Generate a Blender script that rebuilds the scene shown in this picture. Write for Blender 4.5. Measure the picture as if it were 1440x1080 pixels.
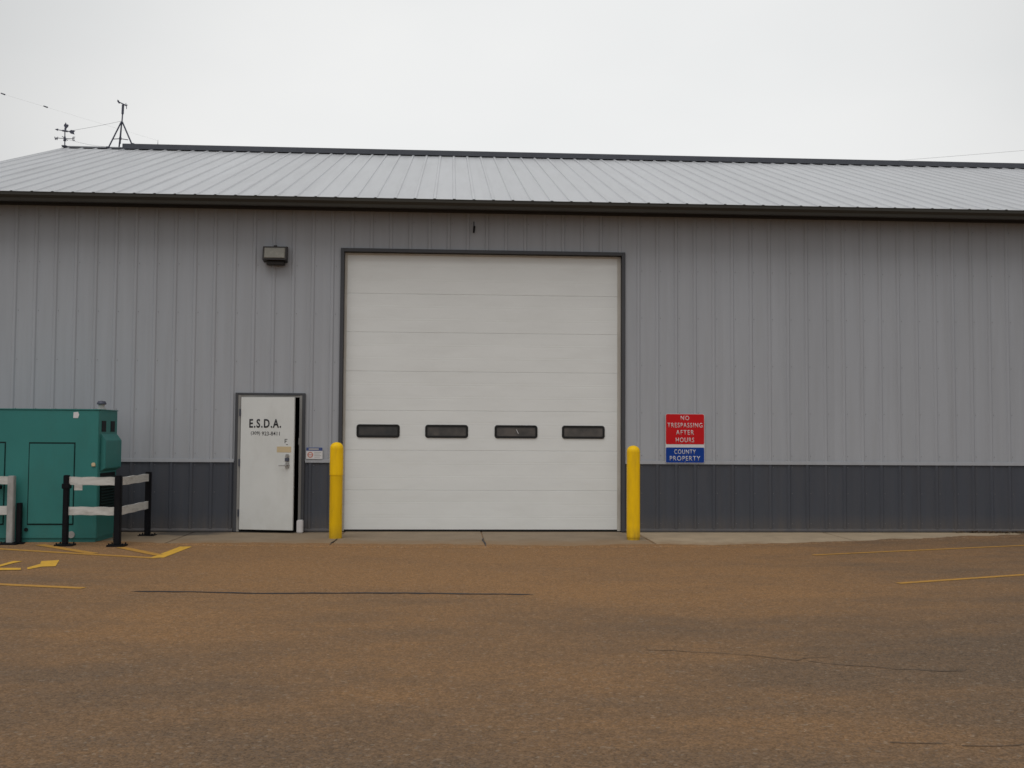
import bpy, bmesh, math, random
from mathutils import Vector, Matrix
random.seed(7)
R = math.radians

for o in list(bpy.data.objects):
    bpy.data.objects.remove(o)
scene = bpy.context.scene
col = scene.collection

# ------------------------------------------------------------------ camera
CX, D, H = 1.60642, 16.63635, 1.54563
YAW, PITCH, ROLL, FPX = 0.05919, 0.04773, -0.00608, 1477.07
cy, sy, cp, sp = math.cos(YAW), math.sin(YAW), math.cos(PITCH), math.sin(PITCH)
F = Vector((sy*cp, cy*cp, sp)); RT = Vector((cy, -sy, 0)); UP = RT.cross(F)
RT2 = RT*math.cos(ROLL) - UP*math.sin(ROLL); UP2 = UP*math.cos(ROLL) + RT*math.sin(ROLL)
cam_d = bpy.data.cameras.new("camera"); cam = bpy.data.objects.new("camera", cam_d); col.objects.link(cam)
m = Matrix((RT2, UP2, -F)).transposed().to_4x4(); m.translation = Vector((CX, -D, H))
cam.matrix_world = m
cam_d.sensor_width = 36.0; cam_d.lens = FPX/1440*36.0
cam_d.clip_start = 0.1; cam_d.clip_end = 3000
scene.camera = cam

# ------------------------------------------------------------------ sky and sun (overcast)
SUN_EL, SUN_AZ = R(61), R(203)          # azimuth clockwise from +Y: high, behind the viewer, a little to the left
w = bpy.data.worlds.new("World"); scene.world = w; w.use_nodes = True
nt = w.node_tree; nt.nodes.clear(); N = nt.nodes.new; L = nt.links.new
out = N("ShaderNodeOutputWorld"); bg = N("ShaderNodeBackground"); bg.inputs["Strength"].default_value = 0.1
sky = N("ShaderNodeTexSky"); sky.sky_type = 'NISHITA'; sky.sun_disc = False
sky.sun_elevation = SUN_EL; sky.sun_rotation = SUN_AZ; sky.air_density = 1.0; sky.dust_density = 4.0; sky.ozone_density = 1.0
tc = N("ShaderNodeTexCoord")
mp = N("ShaderNodeMapping"); mp.inputs["Scale"].default_value = (1.2, 1.2, 2.6); L(tc.outputs["Generated"], mp.inputs["Vector"])
cn = N("ShaderNodeTexNoise"); cn.inputs["Scale"].default_value = 1.6; cn.inputs["Detail"].default_value = 4; L(mp.outputs[0], cn.inputs["Vector"])
cr = N("ShaderNodeValToRGB"); cr.color_ramp.elements[0].position = 0.3; cr.color_ramp.elements[1].position = 0.72
cr.color_ramp.elements[0].color = (7.05, 7.15, 7.15, 1); cr.color_ramp.elements[1].color = (7.85, 7.85, 7.75, 1)
L(cn.outputs["Fac"], cr.inputs["Fac"])
# broad glow added to the cloud colour beyond the building, fading like lens falloff
dt = N("ShaderNodeVectorMath"); dt.operation = 'DOT_PRODUCT'; L(tc.outputs["Generated"], dt.inputs[0])
g = Vector((0.10, 1.0, 0.22)).normalized(); dt.inputs[1].default_value = g
mr = N("ShaderNodeMapRange"); mr.interpolation_type = 'SMOOTHSTEP'
mr.inputs["From Min"].default_value = 0.78; mr.inputs["From Max"].default_value = 1.0
mr.inputs["To Min"].default_value = 0.74; mr.inputs["To Max"].default_value = 1.19
L(dt.outputs["Value"], mr.inputs["Value"])
ml = N("ShaderNodeVectorMath"); ml.operation = 'SCALE'; L(cr.outputs["Color"], ml.inputs[0]); L(mr.outputs[0], ml.inputs["Scale"])
mx = N("ShaderNodeMix"); mx.data_type = 'RGBA'; mx.inputs["Factor"].default_value = 0.95
L(sky.outputs["Color"], mx.inputs["A"]); L(ml.outputs[0], mx.inputs["B"])
L(mx.outputs["Result"], bg.inputs["Color"]); L(bg.outputs[0], out.inputs["Surface"])

sd = bpy.data.lights.new("sun", 'SUN'); sd.energy = 1.0; sd.angle = R(40); sd.color = (1.0, 0.99, 0.975)
so = bpy.data.objects.new("sun", sd); col.objects.link(so); so.location = (-10, -30, 40)
sdir = Vector((math.sin(SUN_AZ)*math.cos(SUN_EL), math.cos(SUN_AZ)*math.cos(SUN_EL), math.sin(SUN_EL)))
so.rotation_euler = sdir.to_track_quat('Z', 'Y').to_euler()

scene.view_settings.view_transform = 'Standard'; scene.view_settings.look = 'None'
scene.view_settings.exposure = 0.0; scene.view_settings.gamma = 1.0; scene.view_settings.use_curve_mapping = False
scene.render.engine = 'CYCLES'
scene.cycles.filter_width = 1.55
scene.cycles.max_bounces = 8
scene.cycles.use_denoising = True

# ------------------------------------------------------------------ materials
def new_mat(name):
    mt = bpy.data.materials.new(name); mt.use_nodes = True
    return mt, mt.node_tree, mt.node_tree.nodes["Principled BSDF"]

def mat(name, c, rough=0.6, metal=0.0, var=0.08, scale=(1, 1, 1), nscale=3.0, dirt=None, dirt_amt=0.0,
        dirt_scale=(1, 1, 1), bump=0.0, bscale=60.0, spec=0.22, rand=0.0, low_dirt=None):
    """painted / metal / plastic surface: base colour with grain, optional dirt stains, bump and wear in roughness"""
    mt, t, b = new_mat(name); n = t.nodes.new; l = t.links.new
    b.inputs["Metallic"].default_value = metal
    b.inputs["Specular IOR Level"].default_value = spec
    geo = n("ShaderNodeNewGeometry")
    mpg = n("ShaderNodeMapping"); mpg.inputs["Scale"].default_value = scale; l(geo.outputs["Position"], mpg.inputs["Vector"])
    no = n("ShaderNodeTexNoise"); no.inputs["Scale"].default_value = nscale; no.inputs["Detail"].default_value = 6
    l(mpg.outputs[0], no.inputs["Vector"])
    rg = n("ShaderNodeMapRange"); rg.inputs["From Min"].default_value = 0.25; rg.inputs["From Max"].default_value = 0.75
    rg.inputs["To Min"].default_value = 1-var; rg.inputs["To Max"].default_value = 1+var; l(no.outputs["Fac"], rg.inputs["Value"])
    val = rg.outputs[0]
    if rand:
        oi = n("ShaderNodeObjectInfo"); rr = n("ShaderNodeMapRange")
        rr.inputs["To Min"].default_value = 1-rand; rr.inputs["To Max"].default_value = 1+rand; l(oi.outputs["Random"], rr.inputs["Value"])
        mm = n("ShaderNodeMath"); mm.operation = 'MULTIPLY'; l(val, mm.inputs[0]); l(rr.outputs[0], mm.inputs[1]); val = mm.outputs[0]
    sc = n("ShaderNodeVectorMath"); sc.operation = 'SCALE'; sc.inputs[0].default_value = c; l(val, sc.inputs["Scale"])
    colr = sc.outputs[0]
    if dirt:
        mp2 = n("ShaderNodeMapping"); mp2.inputs["Scale"].default_value = dirt_scale; l(geo.outputs["Position"], mp2.inputs["Vector"])
        n2 = n("ShaderNodeTexNoise"); n2.inputs["Scale"].default_value = 1.0; n2.inputs["Detail"].default_value = 8; n2.inputs["Roughness"].default_value = 0.65
        l(mp2.outputs[0], n2.inputs["Vector"])
        r2 = n("ShaderNodeMapRange"); r2.inputs["From Min"].default_value = 0.45; r2.inputs["From Max"].default_value = 0.8
        r2.inputs["To Max"].default_value = dirt_amt; l(n2.outputs["Fac"], r2.inputs["Value"])
        fac = r2.outputs[0]
        if low_dirt:                         # splashed mud near the ground
            sx = n("ShaderNodeSeparateXYZ"); l(geo.outputs["Position"], sx.inputs[0])
            r3 = n("ShaderNodeMapRange"); r3.inputs["From Min"].default_value = low_dirt[0]; r3.inputs["From Max"].default_value = 0.0
            r3.inputs["To Max"].default_value = low_dirt[1]; l(sx.outputs["Z"], r3.inputs["Value"])
            mu = n("ShaderNodeMath"); mu.operation = 'MULTIPLY'; l(r3.outputs[0], mu.inputs[0]); l(n2.outputs["Fac"], mu.inputs[1])
            ad = n("ShaderNodeMath"); ad.operation = 'ADD'; ad.use_clamp = True; l(mu.outputs[0], ad.inputs[0]); l(fac, ad.inputs[1]); fac = ad.outputs[0]
        mi = n("ShaderNodeMix"); mi.data_type = 'RGBA'; l(fac, mi.inputs["Factor"]); l(colr, mi.inputs["A"]); mi.inputs["B"].default_value = (*dirt, 1)
        colr = mi.outputs["Result"]
    l(colr, b.inputs["Base Color"])
    rgh = n("ShaderNodeMapRange"); rgh.inputs["To Min"].default_value = max(0.02, rough-0.12); rgh.inputs["To Max"].default_value = min(1, rough+0.12)
    l(no.outputs["Fac"], rgh.inputs["Value"]); l(rgh.outputs[0], b.inputs["Roughness"])
    if bump:
        nb = n("ShaderNodeTexNoise"); nb.inputs["Scale"].default_value = bscale; nb.inputs["Detail"].default_value = 3; l(geo.outputs["Position"], nb.inputs["Vector"])
        bp = n("ShaderNodeBump"); bp.inputs["Strength"].default_value = bump; bp.inputs["Distance"].default_value = 0.004
        l(nb.outputs["Fac"], bp.inputs["Height"]); l(bp.outputs[0], b.inputs["Normal"])
    return mt

M = {}
M['siding'] = mat('grey siding paint', (.380, .394, .424), .55, var=.045, scale=(5, 5, .35), nscale=1.4, dirt=(.24, .23, .21), dirt_amt=.16, dirt_scale=(9, 9, .4), rand=.02, bump=.02, bscale=4)
M['wainscot'] = mat('charcoal siding paint', (.066, .072, .088), .6, var=.08, scale=(5, 5, .5), nscale=1.4, dirt=(.16, .13, .10), dirt_amt=.12, dirt_scale=(8, 8, .6), rand=.03, low_dirt=(.30, .7))
M['screw'] = mat('grey screw heads', (.20, .20, .21), .6, spec=.1)
M['trim'] = mat('dark grey trim paint', (.070, .072, .080), .5, var=.06)
M['gutter'] = mat('dark bronze gutter', (.050, .047, .040), .4, var=.1, scale=(.6, 4, 4), nscale=2)
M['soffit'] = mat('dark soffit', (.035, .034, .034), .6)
M['ridge'] = mat('slate ridge cap', (.085, .090, .105), .45, var=.1)
M['roof'] = mat('galvanised roof sheet', (.58, .59, .61), .42, metal=.35, var=.06, scale=(4, .35, .35), nscale=1.2, dirt=(.40, .40, .41), dirt_amt=.35, dirt_scale=(5, .5, .5), rand=.03)
M['deck'] = mat('dark roof deck', (.03, .03, .03), .9)
M['inside'] = mat('dim interior board', (.05, .05, .05), .9)
M['doorwhite'] = mat('white door sections', (.785, .80, .79), .45, var=.025, scale=(.5, 1, 1.5), nscale=2, dirt=(.50, .49, .46), dirt_amt=.16, dirt_scale=(1.2, 1, 5), bump=.05, bscale=220, low_dirt=(.5, .12))
M['leafwhite'] = mat('white steel door', (.69, .70, .685), .42, var=.03, dirt=(.40, .38, .34), dirt_amt=.25, dirt_scale=(3, 3, 1.5), low_dirt=(.4, .3))
M['sealwhite'] = mat('off white vinyl seal', (.55, .52, .47), .55, var=.06, dirt=(.3, .26, .2), dirt_amt=.4, dirt_scale=(6, 6, 2))
M['jamb'] = mat('grey jamb paint', (.27, .265, .255), .5, var=.06, dirt=(.16, .14, .12), dirt_amt=.4, dirt_scale=(8, 8, 2))
M['rubber'] = mat('black rubber', (.018, .018, .018), .7)
M['black'] = mat('black paint', (.007, .0075, .010), .5, dirt=(.03, .027, .024), dirt_amt=.2, dirt_scale=(12, 12, 6), var=.2, spec=.12)
M['print'] = mat('black print', (.03, .03, .035), .6, var=.15, nscale=20)
M['steel'] = mat('brushed steel', (.42, .41, .40), .35, metal=.9, var=.1)
M['darksteel'] = mat('dark weathered steel', (.085, .09, .12), .55, metal=.3, var=.15, nscale=8)
M['green'] = mat('teal green enamel', (.042, .205, .190), .5, var=.08, nscale=1.5, dirt=(.05, .13, .11), dirt_amt=.3, dirt_scale=(4, 4, 2), rand=.0, low_dirt=(.3, .3))
M['greenseam'] = mat('dark recess paint', (.006, .022, .02), .7)
M['louvre'] = mat('black louvre', (.008, .009, .010), .6)
M['board'] = mat('weathered white board', (.58, .575, .55), .75, var=.12, scale=(1.5, 1.5, 12), nscale=3, dirt=(.17, .15, .12), dirt_amt=.6, dirt_scale=(5, 5, 14), bump=.2, bscale=40)
M['galvpost'] = mat('pale galvanised post', (.40, .40, .39), .55, metal=.2, var=.14, nscale=8, dirt=(.18, .15, .12), dirt_amt=.5, dirt_scale=(8, 8, 4))
M['yellow'] = mat('yellow sleeve', (.96, .585, .003), .5, var=.06, scale=(3, 3, 1), dirt=(.42, .25, .03), dirt_amt=.4, dirt_scale=(12, 12, 2), low_dirt=(.22, 1.1))
M['yellowdull'] = mat('faded yellow paint', (.80, .485, .003), .5, var=.08, scale=(3, 3, 1), dirt=(.30, .19, .03), dirt_amt=.35, dirt_scale=(12, 12, 2), low_dirt=(.22, 1.1))
M['red'] = mat('red sign face', (.56, .006, .010), .45, var=.05, dirt=(.36, .03, .03), dirt_amt=.25, dirt_scale=(6, 6, 6))
M['blue'] = mat('blue sign face', (.003, .042, .27), .45, var=.06)
M['signwhite'] = mat('white sign sheet', (.66, .65, .66), .4, var=.04)
M['navy'] = mat('navy label band', (.06, .09, .24), .45)
M['pink'] = mat('faded red print', (.52, .20, .16), .5)
M['greyprint'] = mat('grey fine print', (.40, .39, .38), .6)
M['tape'] = mat('beige paper sticker', (.60, .48, .30), .7, var=.05)
M['lens'] = mat('frosted lamp lens', (.23, .22, .19), .25, var=.1, nscale=18, bump=.3, bscale=90)
M['lampbody'] = mat('dark bronze lamp housing', (.030, .026, .024), .45)
M['blockwhite'] = mat('white block', (.58, .56, .56), .6, var=.1, nscale=12)
M['skin'] = mat('grey conduit', (.3, .3, .3), .5)

def glass_mat(c0, c1):
    mt, t, b = new_mat('dark window glass')
    n = t.nodes.new; l = t.links.new
    geo = n("ShaderNodeNewGeometry"); no = n("ShaderNodeTexNoise"); no.inputs["Scale"].default_value = 5; no.inputs["Detail"].default_value = 4
    l(geo.outputs["Position"], no.inputs["Vector"])
    r = n("ShaderNodeValToRGB"); r.color_ramp.elements[0].color = (*c0, 1); r.color_ramp.elements[1].color = (*c1, 1)
    r.color_ramp.elements[0].position = .35; r.color_ramp.elements[1].position = .65
    l(no.outputs["Fac"], r.inputs["Fac"]); l(r.outputs[0], b.inputs["Base Color"])
    b.inputs["Roughness"].default_value = .05; b.inputs["Specular IOR Level"].default_value = .5
    return mt
M['glass'] = glass_mat((.042, .037, .033), (.095, .080, .070)); M['glassdark'] = glass_mat((.018, .018, .018), (.050, .043, .038))

DIRT_EDGE = None
def asphalt_mat():
    mt, t, b = new_mat('brown aggregate asphalt'); n = t.nodes.new; l = t.links.new
    geo = n("ShaderNodeNewGeometry")
    def noise(scale, detail, sc=(1, 1, 1), rough=.55):
        mpp = n("ShaderNodeMapping"); mpp.inputs["Scale"].default_value = sc; l(geo.outputs["Position"], mpp.inputs["Vector"])
        q = n("ShaderNodeTexNoise"); q.inputs["Scale"].default_value = scale; q.inputs["Detail"].default_value = detail; q.inputs["Roughness"].default_value = rough
        l(mpp.outputs[0], q.inputs["Vector"]); return q
    def ramp(src, p0, p1, v0=0., v1=1.):
        r = n("ShaderNodeMapRange"); r.interpolation_type = 'SMOOTHSTEP'; r.inputs["From Min"].default_value = p0; r.inputs["From Max"].default_value = p1
        r.inputs["To Min"].default_value = v0; r.inputs["To Max"].default_value = v1; l(src, r.inputs["Value"]); return r.outputs[0]
    def mix(f, a, c):
        q = n("ShaderNodeMix"); q.data_type = 'RGBA'
        if isinstance(f, float): q.inputs["Factor"].default_value = f
        else: l(f, q.inputs["Factor"])
        for s, v in (("A", a), ("B", c)):
            if isinstance(v, tuple): q.inputs[s].default_value = (*v, 1)
            else: l(v, q.inputs[s])
        return q.outputs["Result"]
    def math2(op, a, c):
        q = n("ShaderNodeMath"); q.operation = op
        for i, v in enumerate((a, c)):
            if isinstance(v, (int, float)): q.inputs[i].default_value = v
            else: l(v, q.inputs[i])
        return q.outputs[0]
    sx = n("ShaderNodeSeparateXYZ"); l(geo.outputs["Position"], sx.inputs[0])
    big = noise(.22, 5, (1, 1.8, 1)); mid = noise(1.1, 7, (.6, 1.3, 1), .7); small = noise(5, 5, (.8, 1.4, 1), .6)
    # rusty silt by the building; darker towards viewer and sides, partly painted lens falloff
    near = ramp(sx.outputs["Y"], -11.0, -4.0, 0., .50)
    dx = math2('ABSOLUTE', math2('SUBTRACT', sx.outputs["X"], 1.2), 0); side = ramp(dx, 1.5, 7.0, .12, -.28)
    silt = math2('ADD', math2('ADD', ramp(big.outputs["Fac"], .3, .7, .08, .42), near), side)
    silt = math2('ADD', silt, ramp(mid.outputs["Fac"], .3, .72, -.13, .17))
    silt = ramp(silt, .05, .95)
    c1 = mix(silt, (.140, .098, .066), (.270, .151, .070))
    c1 = mix(ramp(small.outputs["Fac"], .5, .78, 0., .18), c1, (.150, .108, .080))
    c1 = mix(ramp(mid.outputs["Fac"], .62, .76, 0., .16), c1, (.140, .116, .100))
    # aggregate: stones of many tints
    vo = n("ShaderNodeTexVoronoi"); vo.inputs["Scale"].default_value = 95; l(geo.outputs["Position"], vo.inputs["Vector"])
    vs = n("ShaderNodeSeparateColor"); l(vo.outputs["Color"], vs.inputs[0])
    vo2 = n("ShaderNodeTexVoronoi"); vo2.inputs["Scale"].default_value = 40; l(geo.outputs["Position"], vo2.inputs["Vector"])
    vs2 = n("ShaderNodeSeparateColor"); l(vo2.outputs["Color"], vs2.inputs[0])
    br = math2('MULTIPLY', ramp(vs.outputs["Red"], 0, 1, .76, 1.24), ramp(vs2.outputs["Red"], 0, 1, .90, 1.10))
    s = n("ShaderNodeVectorMath"); s.operation = 'SCALE'; l(c1, s.inputs[0]); l(br, s.inputs["Scale"])
    c2 = mix(ramp(vs.outputs["Green"], .80, .97, 0., .28), s.outputs[0], (.33, .19, .09))
    c2 = mix(ramp(vs.outputs["Blue"], .82, .97, 0., .3), c2, (.13, .115, .105))
    c2 = mix(ramp(vs2.outputs["Blue"], .94, .99, 0., .3), c2, (.36, .30, .23))
    l(c2, b.inputs["Base Color"])
    b.inputs["Roughness"].default_value = .92; b.inputs["Specular IOR Level"].default_value = .1
    bp = n("ShaderNodeBump"); bp.inputs["Strength"].default_value = .35; bp.inputs["Distance"].default_value = .006
    l(math2('ADD', math2('MULTIPLY', vo.outputs["Distance"], -1.0), math2('MULTIPLY', small.outputs["Fac"], .5)), bp.inputs["Height"]); l(bp.outputs[0], b.inputs["Normal"])
    return mt
M['asphalt'] = asphalt_mat()

def concrete_mat(name, c, silt, edge):
    """slab concrete; silt is washed over its front strip with a ragged margin (edge = y where it is half covered)"""
    mt, t, b = new_mat(name); n = t.nodes.new; l = t.links.new
    geo = n("ShaderNodeNewGeometry"); sx = n("ShaderNodeSeparateXYZ"); l(geo.outputs["Position"], sx.inputs[0])
    no = n("ShaderNodeTexNoise"); no.inputs["Scale"].default_value = 2.2; no.inputs["Detail"].default_value = 8; no.inputs["Roughness"].default_value = .65
    l(geo.outputs["Position"], no.inputs["Vector"])
    fi = n("ShaderNodeTexNoise"); fi.inputs["Scale"].default_value = 90; fi.inputs["Detail"].default_value = 3; l(geo.outputs["Position"], fi.inputs["Vector"])
    r1 = n("ShaderNodeMapRange"); r1.inputs["To Min"].default_value = .62; r1.inputs["To Max"].default_value = 1.38; l(no.outputs["Fac"], r1.inputs["Value"])
    r2 = n("ShaderNodeMapRange"); r2.inputs["To Min"].default_value = .8; r2.inputs["To Max"].default_value = 1.2; l(fi.outputs["Fac"], r2.inputs["Value"])
    mm = n("ShaderNodeMath"); mm.operation = 'MULTIPLY'; l(r1.outputs[0], mm.inputs[0]); l(r2.outputs[0], mm.inputs[1])
    s = n("ShaderNodeVectorMath"); s.operation = 'SCALE'; s.inputs[0].default_value = c; l(mm.outputs[0], s.inputs["Scale"])
    # silt margin
    ad = n("ShaderNodeMath"); ad.operation = 'MULTIPLY_ADD'; l(no.outputs["Fac"], ad.inputs[0]); ad.inputs[1].default_value = 1.5; l(sx.outputs["Y"], ad.inputs[2])
    r3 = n("ShaderNodeMapRange"); r3.inputs["From Min"].default_value = edge+.75+.4; r3.inputs["From Max"].default_value = edge+.75-.35
    l(ad.outputs[0], r3.inputs["Value"])
    mi = n("ShaderNodeMix"); mi.data_type = 'RGBA'; l(r3.outputs[0], mi.inputs["Factor"]); l(s.outputs[0], mi.inputs["A"]); mi.inputs["B"].default_value = (*silt, 1)
    # dark patch by the railing
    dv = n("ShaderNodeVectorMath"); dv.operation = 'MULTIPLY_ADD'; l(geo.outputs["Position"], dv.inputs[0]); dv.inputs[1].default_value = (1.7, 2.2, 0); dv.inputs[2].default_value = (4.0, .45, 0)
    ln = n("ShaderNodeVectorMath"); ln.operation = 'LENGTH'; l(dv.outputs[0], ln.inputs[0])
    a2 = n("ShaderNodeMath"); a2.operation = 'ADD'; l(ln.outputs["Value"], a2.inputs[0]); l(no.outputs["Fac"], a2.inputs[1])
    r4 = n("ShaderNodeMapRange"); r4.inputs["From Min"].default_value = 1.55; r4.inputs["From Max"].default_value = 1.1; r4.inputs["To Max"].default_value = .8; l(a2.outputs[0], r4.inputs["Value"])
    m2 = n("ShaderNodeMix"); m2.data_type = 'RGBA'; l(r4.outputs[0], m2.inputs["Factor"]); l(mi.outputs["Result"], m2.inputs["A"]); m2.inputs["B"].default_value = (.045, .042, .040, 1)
    l(m2.outputs["Result"], b.inputs["Base Color"]); b.inputs["Roughness"].default_value = .88
    bp = n("ShaderNodeBump"); bp.inputs["Strength"].default_value = .25; bp.inputs["Distance"].default_value = .004; l(fi.outputs["Fac"], bp.inputs["Height"]); l(bp.outputs[0], b.inputs["Normal"])
    return mt
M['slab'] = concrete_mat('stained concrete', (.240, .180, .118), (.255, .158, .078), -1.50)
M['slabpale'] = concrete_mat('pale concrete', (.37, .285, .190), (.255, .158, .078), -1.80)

def paint_mat(name, c, wear):
    """road paint worn away in flecks (the asphalt shows through holes in the paint)"""
    mt, t, b = new_mat(name); n = t.nodes.new; l = t.links.new
    geo = n("ShaderNodeNewGeometry"); no = n("ShaderNodeTexNoise"); no.inputs["Scale"].default_value = 14; no.inputs["Detail"].default_value = 8; no.inputs["Roughness"].default_value = .7
    l(geo.outputs["Position"], no.inputs["Vector"])
    r = n("ShaderNodeMapRange"); r.inputs["From Min"].default_value = .5; r.inputs["From Max"].default_value = .75; r.inputs["To Max"].default_value = wear; l(no.outputs["Fac"], r.inputs["Value"])
    mi = n("ShaderNodeMix"); mi.data_type = 'RGBA'; l(r.outputs[0], mi.inputs["Factor"]); mi.inputs["A"].default_value = (*c, 1); mi.inputs["B"].default_value = (.15, .10, .055, 1)
    l(mi.outputs["Result"], b.inputs["Base Color"]); b.inputs["Roughness"].default_value = .8
    return mt
M['line'] = paint_mat('worn yellow road paint', (.47, .235, .030), 1.0)
M['linebright'] = paint_mat('yellow road paint', (.66, .37, .03), .7)
M['hairline'] = mat('dusty crack', (.098, .074, .055), .9, var=.35, nscale=14)
M['tar'] = mat('black crack sealant', (.028, .027, .032), .6, var=.2, nscale=10)

# ------------------------------------------------------------------ mesh helpers
class MB:
    def __init__(s): s.v = []; s.f = []; s.mi = []
    def add(s, vs, fs, mi=0):
        b = len(s.v); s.v += [tuple(v) for v in vs]
        for f in fs: s.f.append(tuple(b+i for i in f)); s.mi.append(mi)
    def box(s, x0, x1, y0, y1, z0, z1, mi=0, mtx=None):
        vs = [(x, y, z) for x in (x0, x1) for y in (y0, y1) for z in (z0, z1)]
        if mtx: vs = [mtx @ Vector(v) for v in vs]
        s.add(vs, [(0, 1, 3, 2), (4, 6, 7, 5), (0, 4, 5, 1), (2, 3, 7, 6), (0, 2, 6, 4), (1, 5, 7, 3)], mi)
    def rod(s, a, b_, r, seg=8, r2=None, mi=0):
        a = Vector(a); b_ = Vector(b_); d = (b_-a).normalized(); r2 = r if r2 is None else r2
        p = d.orthogonal().normalized(); q = d.cross(p); vs = []
        for i in range(seg):
            t = 2*math.pi*i/seg; e = p*math.cos(t)+q*math.sin(t); vs += [a+e*r, b_+e*r2]
        fs = [(2*i, 2*((i+1) % seg), 2*((i+1) % seg)+1, 2*i+1) for i in range(seg)]
        fs += [tuple(2*i for i in range(seg))[::-1], tuple(2*i+1 for i in range(seg))]
        s.add(vs, fs, mi)
    def lathe(s, prof, c=(0, 0, 0), seg=32, mi=0):
        vs = []; k = len(prof)
        for i in range(seg):
            t = 2*math.pi*i/seg
            for r, z in prof: vs.append((c[0]+r*math.cos(t), c[1]+r*math.sin(t), c[2]+z))
        fs = []
        for i in range(seg):
            j = (i+1) % seg
            for a in range(k-1): fs.append((i*k+a, j*k+a, j*k+a+1, i*k+a+1))
        fs.append(tuple(i*k for i in range(seg))[::-1]); fs.append(tuple(i*k+k-1 for i in range(seg)))
        s.add(vs, fs, mi)
    def prism_x(s, prof, x0, x1, mi=0):
        """closed (y,z) outline extruded along x"""
        k = len(prof); vs = [(x0, y, z) for y, z in prof]+[(x1, y, z) for y, z in prof]
        s.add(vs, [(i, (i+1) % k, (i+1) % k+k, i+k) for i in range(k)]+[tuple(range(k))[::-1], tuple(range(k, 2*k))], mi)
    def plate(s, pts, y0, y1, mi=0):
        """closed (x,z) outline with thickness along y"""
        k = len(pts); vs = [(x, y0, z) for x, z in pts]+[(x, y1, z) for x, z in pts]
        s.add(vs, [(i, (i+1) % k, (i+1) % k+k, i+k) for i in range(k)]+[tuple(range(k))[::-1], tuple(range(k, 2*k))], mi)
    def mesh(s, name, mats):
        me = bpy.data.meshes.new(name); me.from_pydata(s.v, [], s.f)
        for mm in (mats if isinstance(mats, (list, tuple)) else [mats]): me.materials.append(mm)
        me.polygons.foreach_set("material_index", s.mi)
        bm = bmesh.new(); bm.from_mesh(me); bmesh.ops.recalc_face_normals(bm, faces=bm.faces); bm.to_mesh(me); bm.free()
        me.update(); return me
    def build(s, name, mats, parent=None, smooth=False, bevel=0.0):
        me = s.mesh(name, mats)
        if bevel:
            bm = bmesh.new(); bm.from_mesh(me)
            es = [e for e in bm.edges if len(e.link_faces) == 2 and e.calc_face_angle(0) > .6]
            bmesh.ops.bevel(bm, geom=es, offset=bevel, segments=2, affect='EDGES', clamp_overlap=True); bm.to_mesh(me); bm.free()
        if smooth:
            for p in me.polygons: p.use_smooth = True
            try: me.set_sharp_from_angle(angle=R(38))
            except Exception: pass
        return link(name, me, parent)

def link(name, data, parent=None):
    o = bpy.data.objects.new(name, data); col.objects.link(o)
    if parent:
        o.parent = parent; o.matrix_parent_inverse = world_of(parent).inverted()
    return o
def world_of(o):
    mm = o.matrix_basis.copy()
    if o.parent: mm = world_of(o.parent) @ o.matrix_parent_inverse @ mm
    return mm
def tag(o, label, cat, group=None):
    o['label'] = label; o['category'] = cat
    if group: o['group'] = group
    return o
def thing(name, loc, label, cat, group=None):
    o = bpy.data.objects.new(name, None); col.objects.link(o); o.location = loc; o.empty_display_size = .2
    return tag(o, label, cat, group)
def struct(o): o['kind'] = 'structure'; return o
def rrect(x0, x1, z0, z1, r, seg=5):
    pts = []
    for cx_, cz_, a0 in ((x1-r, z1-r, 0), (x0+r, z1-r, 90), (x0+r, z0+r, 180), (x1-r, z0+r, 270)):
        for i in range(seg+1):
            a = R(a0+90*i/seg); pts.append((cx_+r*math.cos(a), cz_+r*math.sin(a)))
    return pts

def text(name, body, x, z, w, h, y, m_, parent, bold=0.0, depth=.0015, mtx=None, spacing=1.0):
    """lettering w wide and h high, centred on (x, z), standing on a face that looks to -Y"""
    cu = bpy.data.curves.new(name, 'FONT'); cu.body = body; cu.size = 1; cu.extrude = 0; cu.offset = bold; cu.space_character = spacing
    cu.resolution_u = 4
    t = bpy.data.objects.new(name, cu); col.objects.link(t)
    dg = bpy.context.evaluated_depsgraph_get(); me = bpy.data.meshes.new_from_object(t.evaluated_get(dg))
    bpy.data.objects.remove(t)
    xs = [v.co.x for v in me.vertices]; ys = [v.co.y for v in me.vertices]
    bm = bmesh.new(); bm.from_mesh(me)
    r_ = bmesh.ops.extrude_face_region(bm, geom=bm.faces[:])
    ext = [e for e in r_['geom'] if isinstance(e, bmesh.types.BMVert)]
    for v in bm.verts: v.co.z = 0
    for v in ext: v.co.z = 1
    for v in bm.verts:
        p = Vector(((v.co.x-min(xs))/(max(xs)-min(xs))*w - w/2 + x, y - v.co.z*depth, (v.co.y-min(ys))/(max(ys)-min(ys))*h - h/2 + z))
        v.co = mtx @ p if mtx else p
    bmesh.ops.recalc_face_normals(bm, faces=bm.faces); bm.to_mesh(me); bm.free()
    me.materials.clear(); me.materials.append(m_)
    return link(name, me, parent)

# ------------------------------------------------------------------ ground
gm = MB(); gm.add([(-150, -150, -.012), (150, -150, -.012), (150, 200, -.012), (-150, 200, -.012)], [(0, 1, 2, 3)])
lot = struct(gm.build('parking_lot', M['asphalt']))

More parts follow.
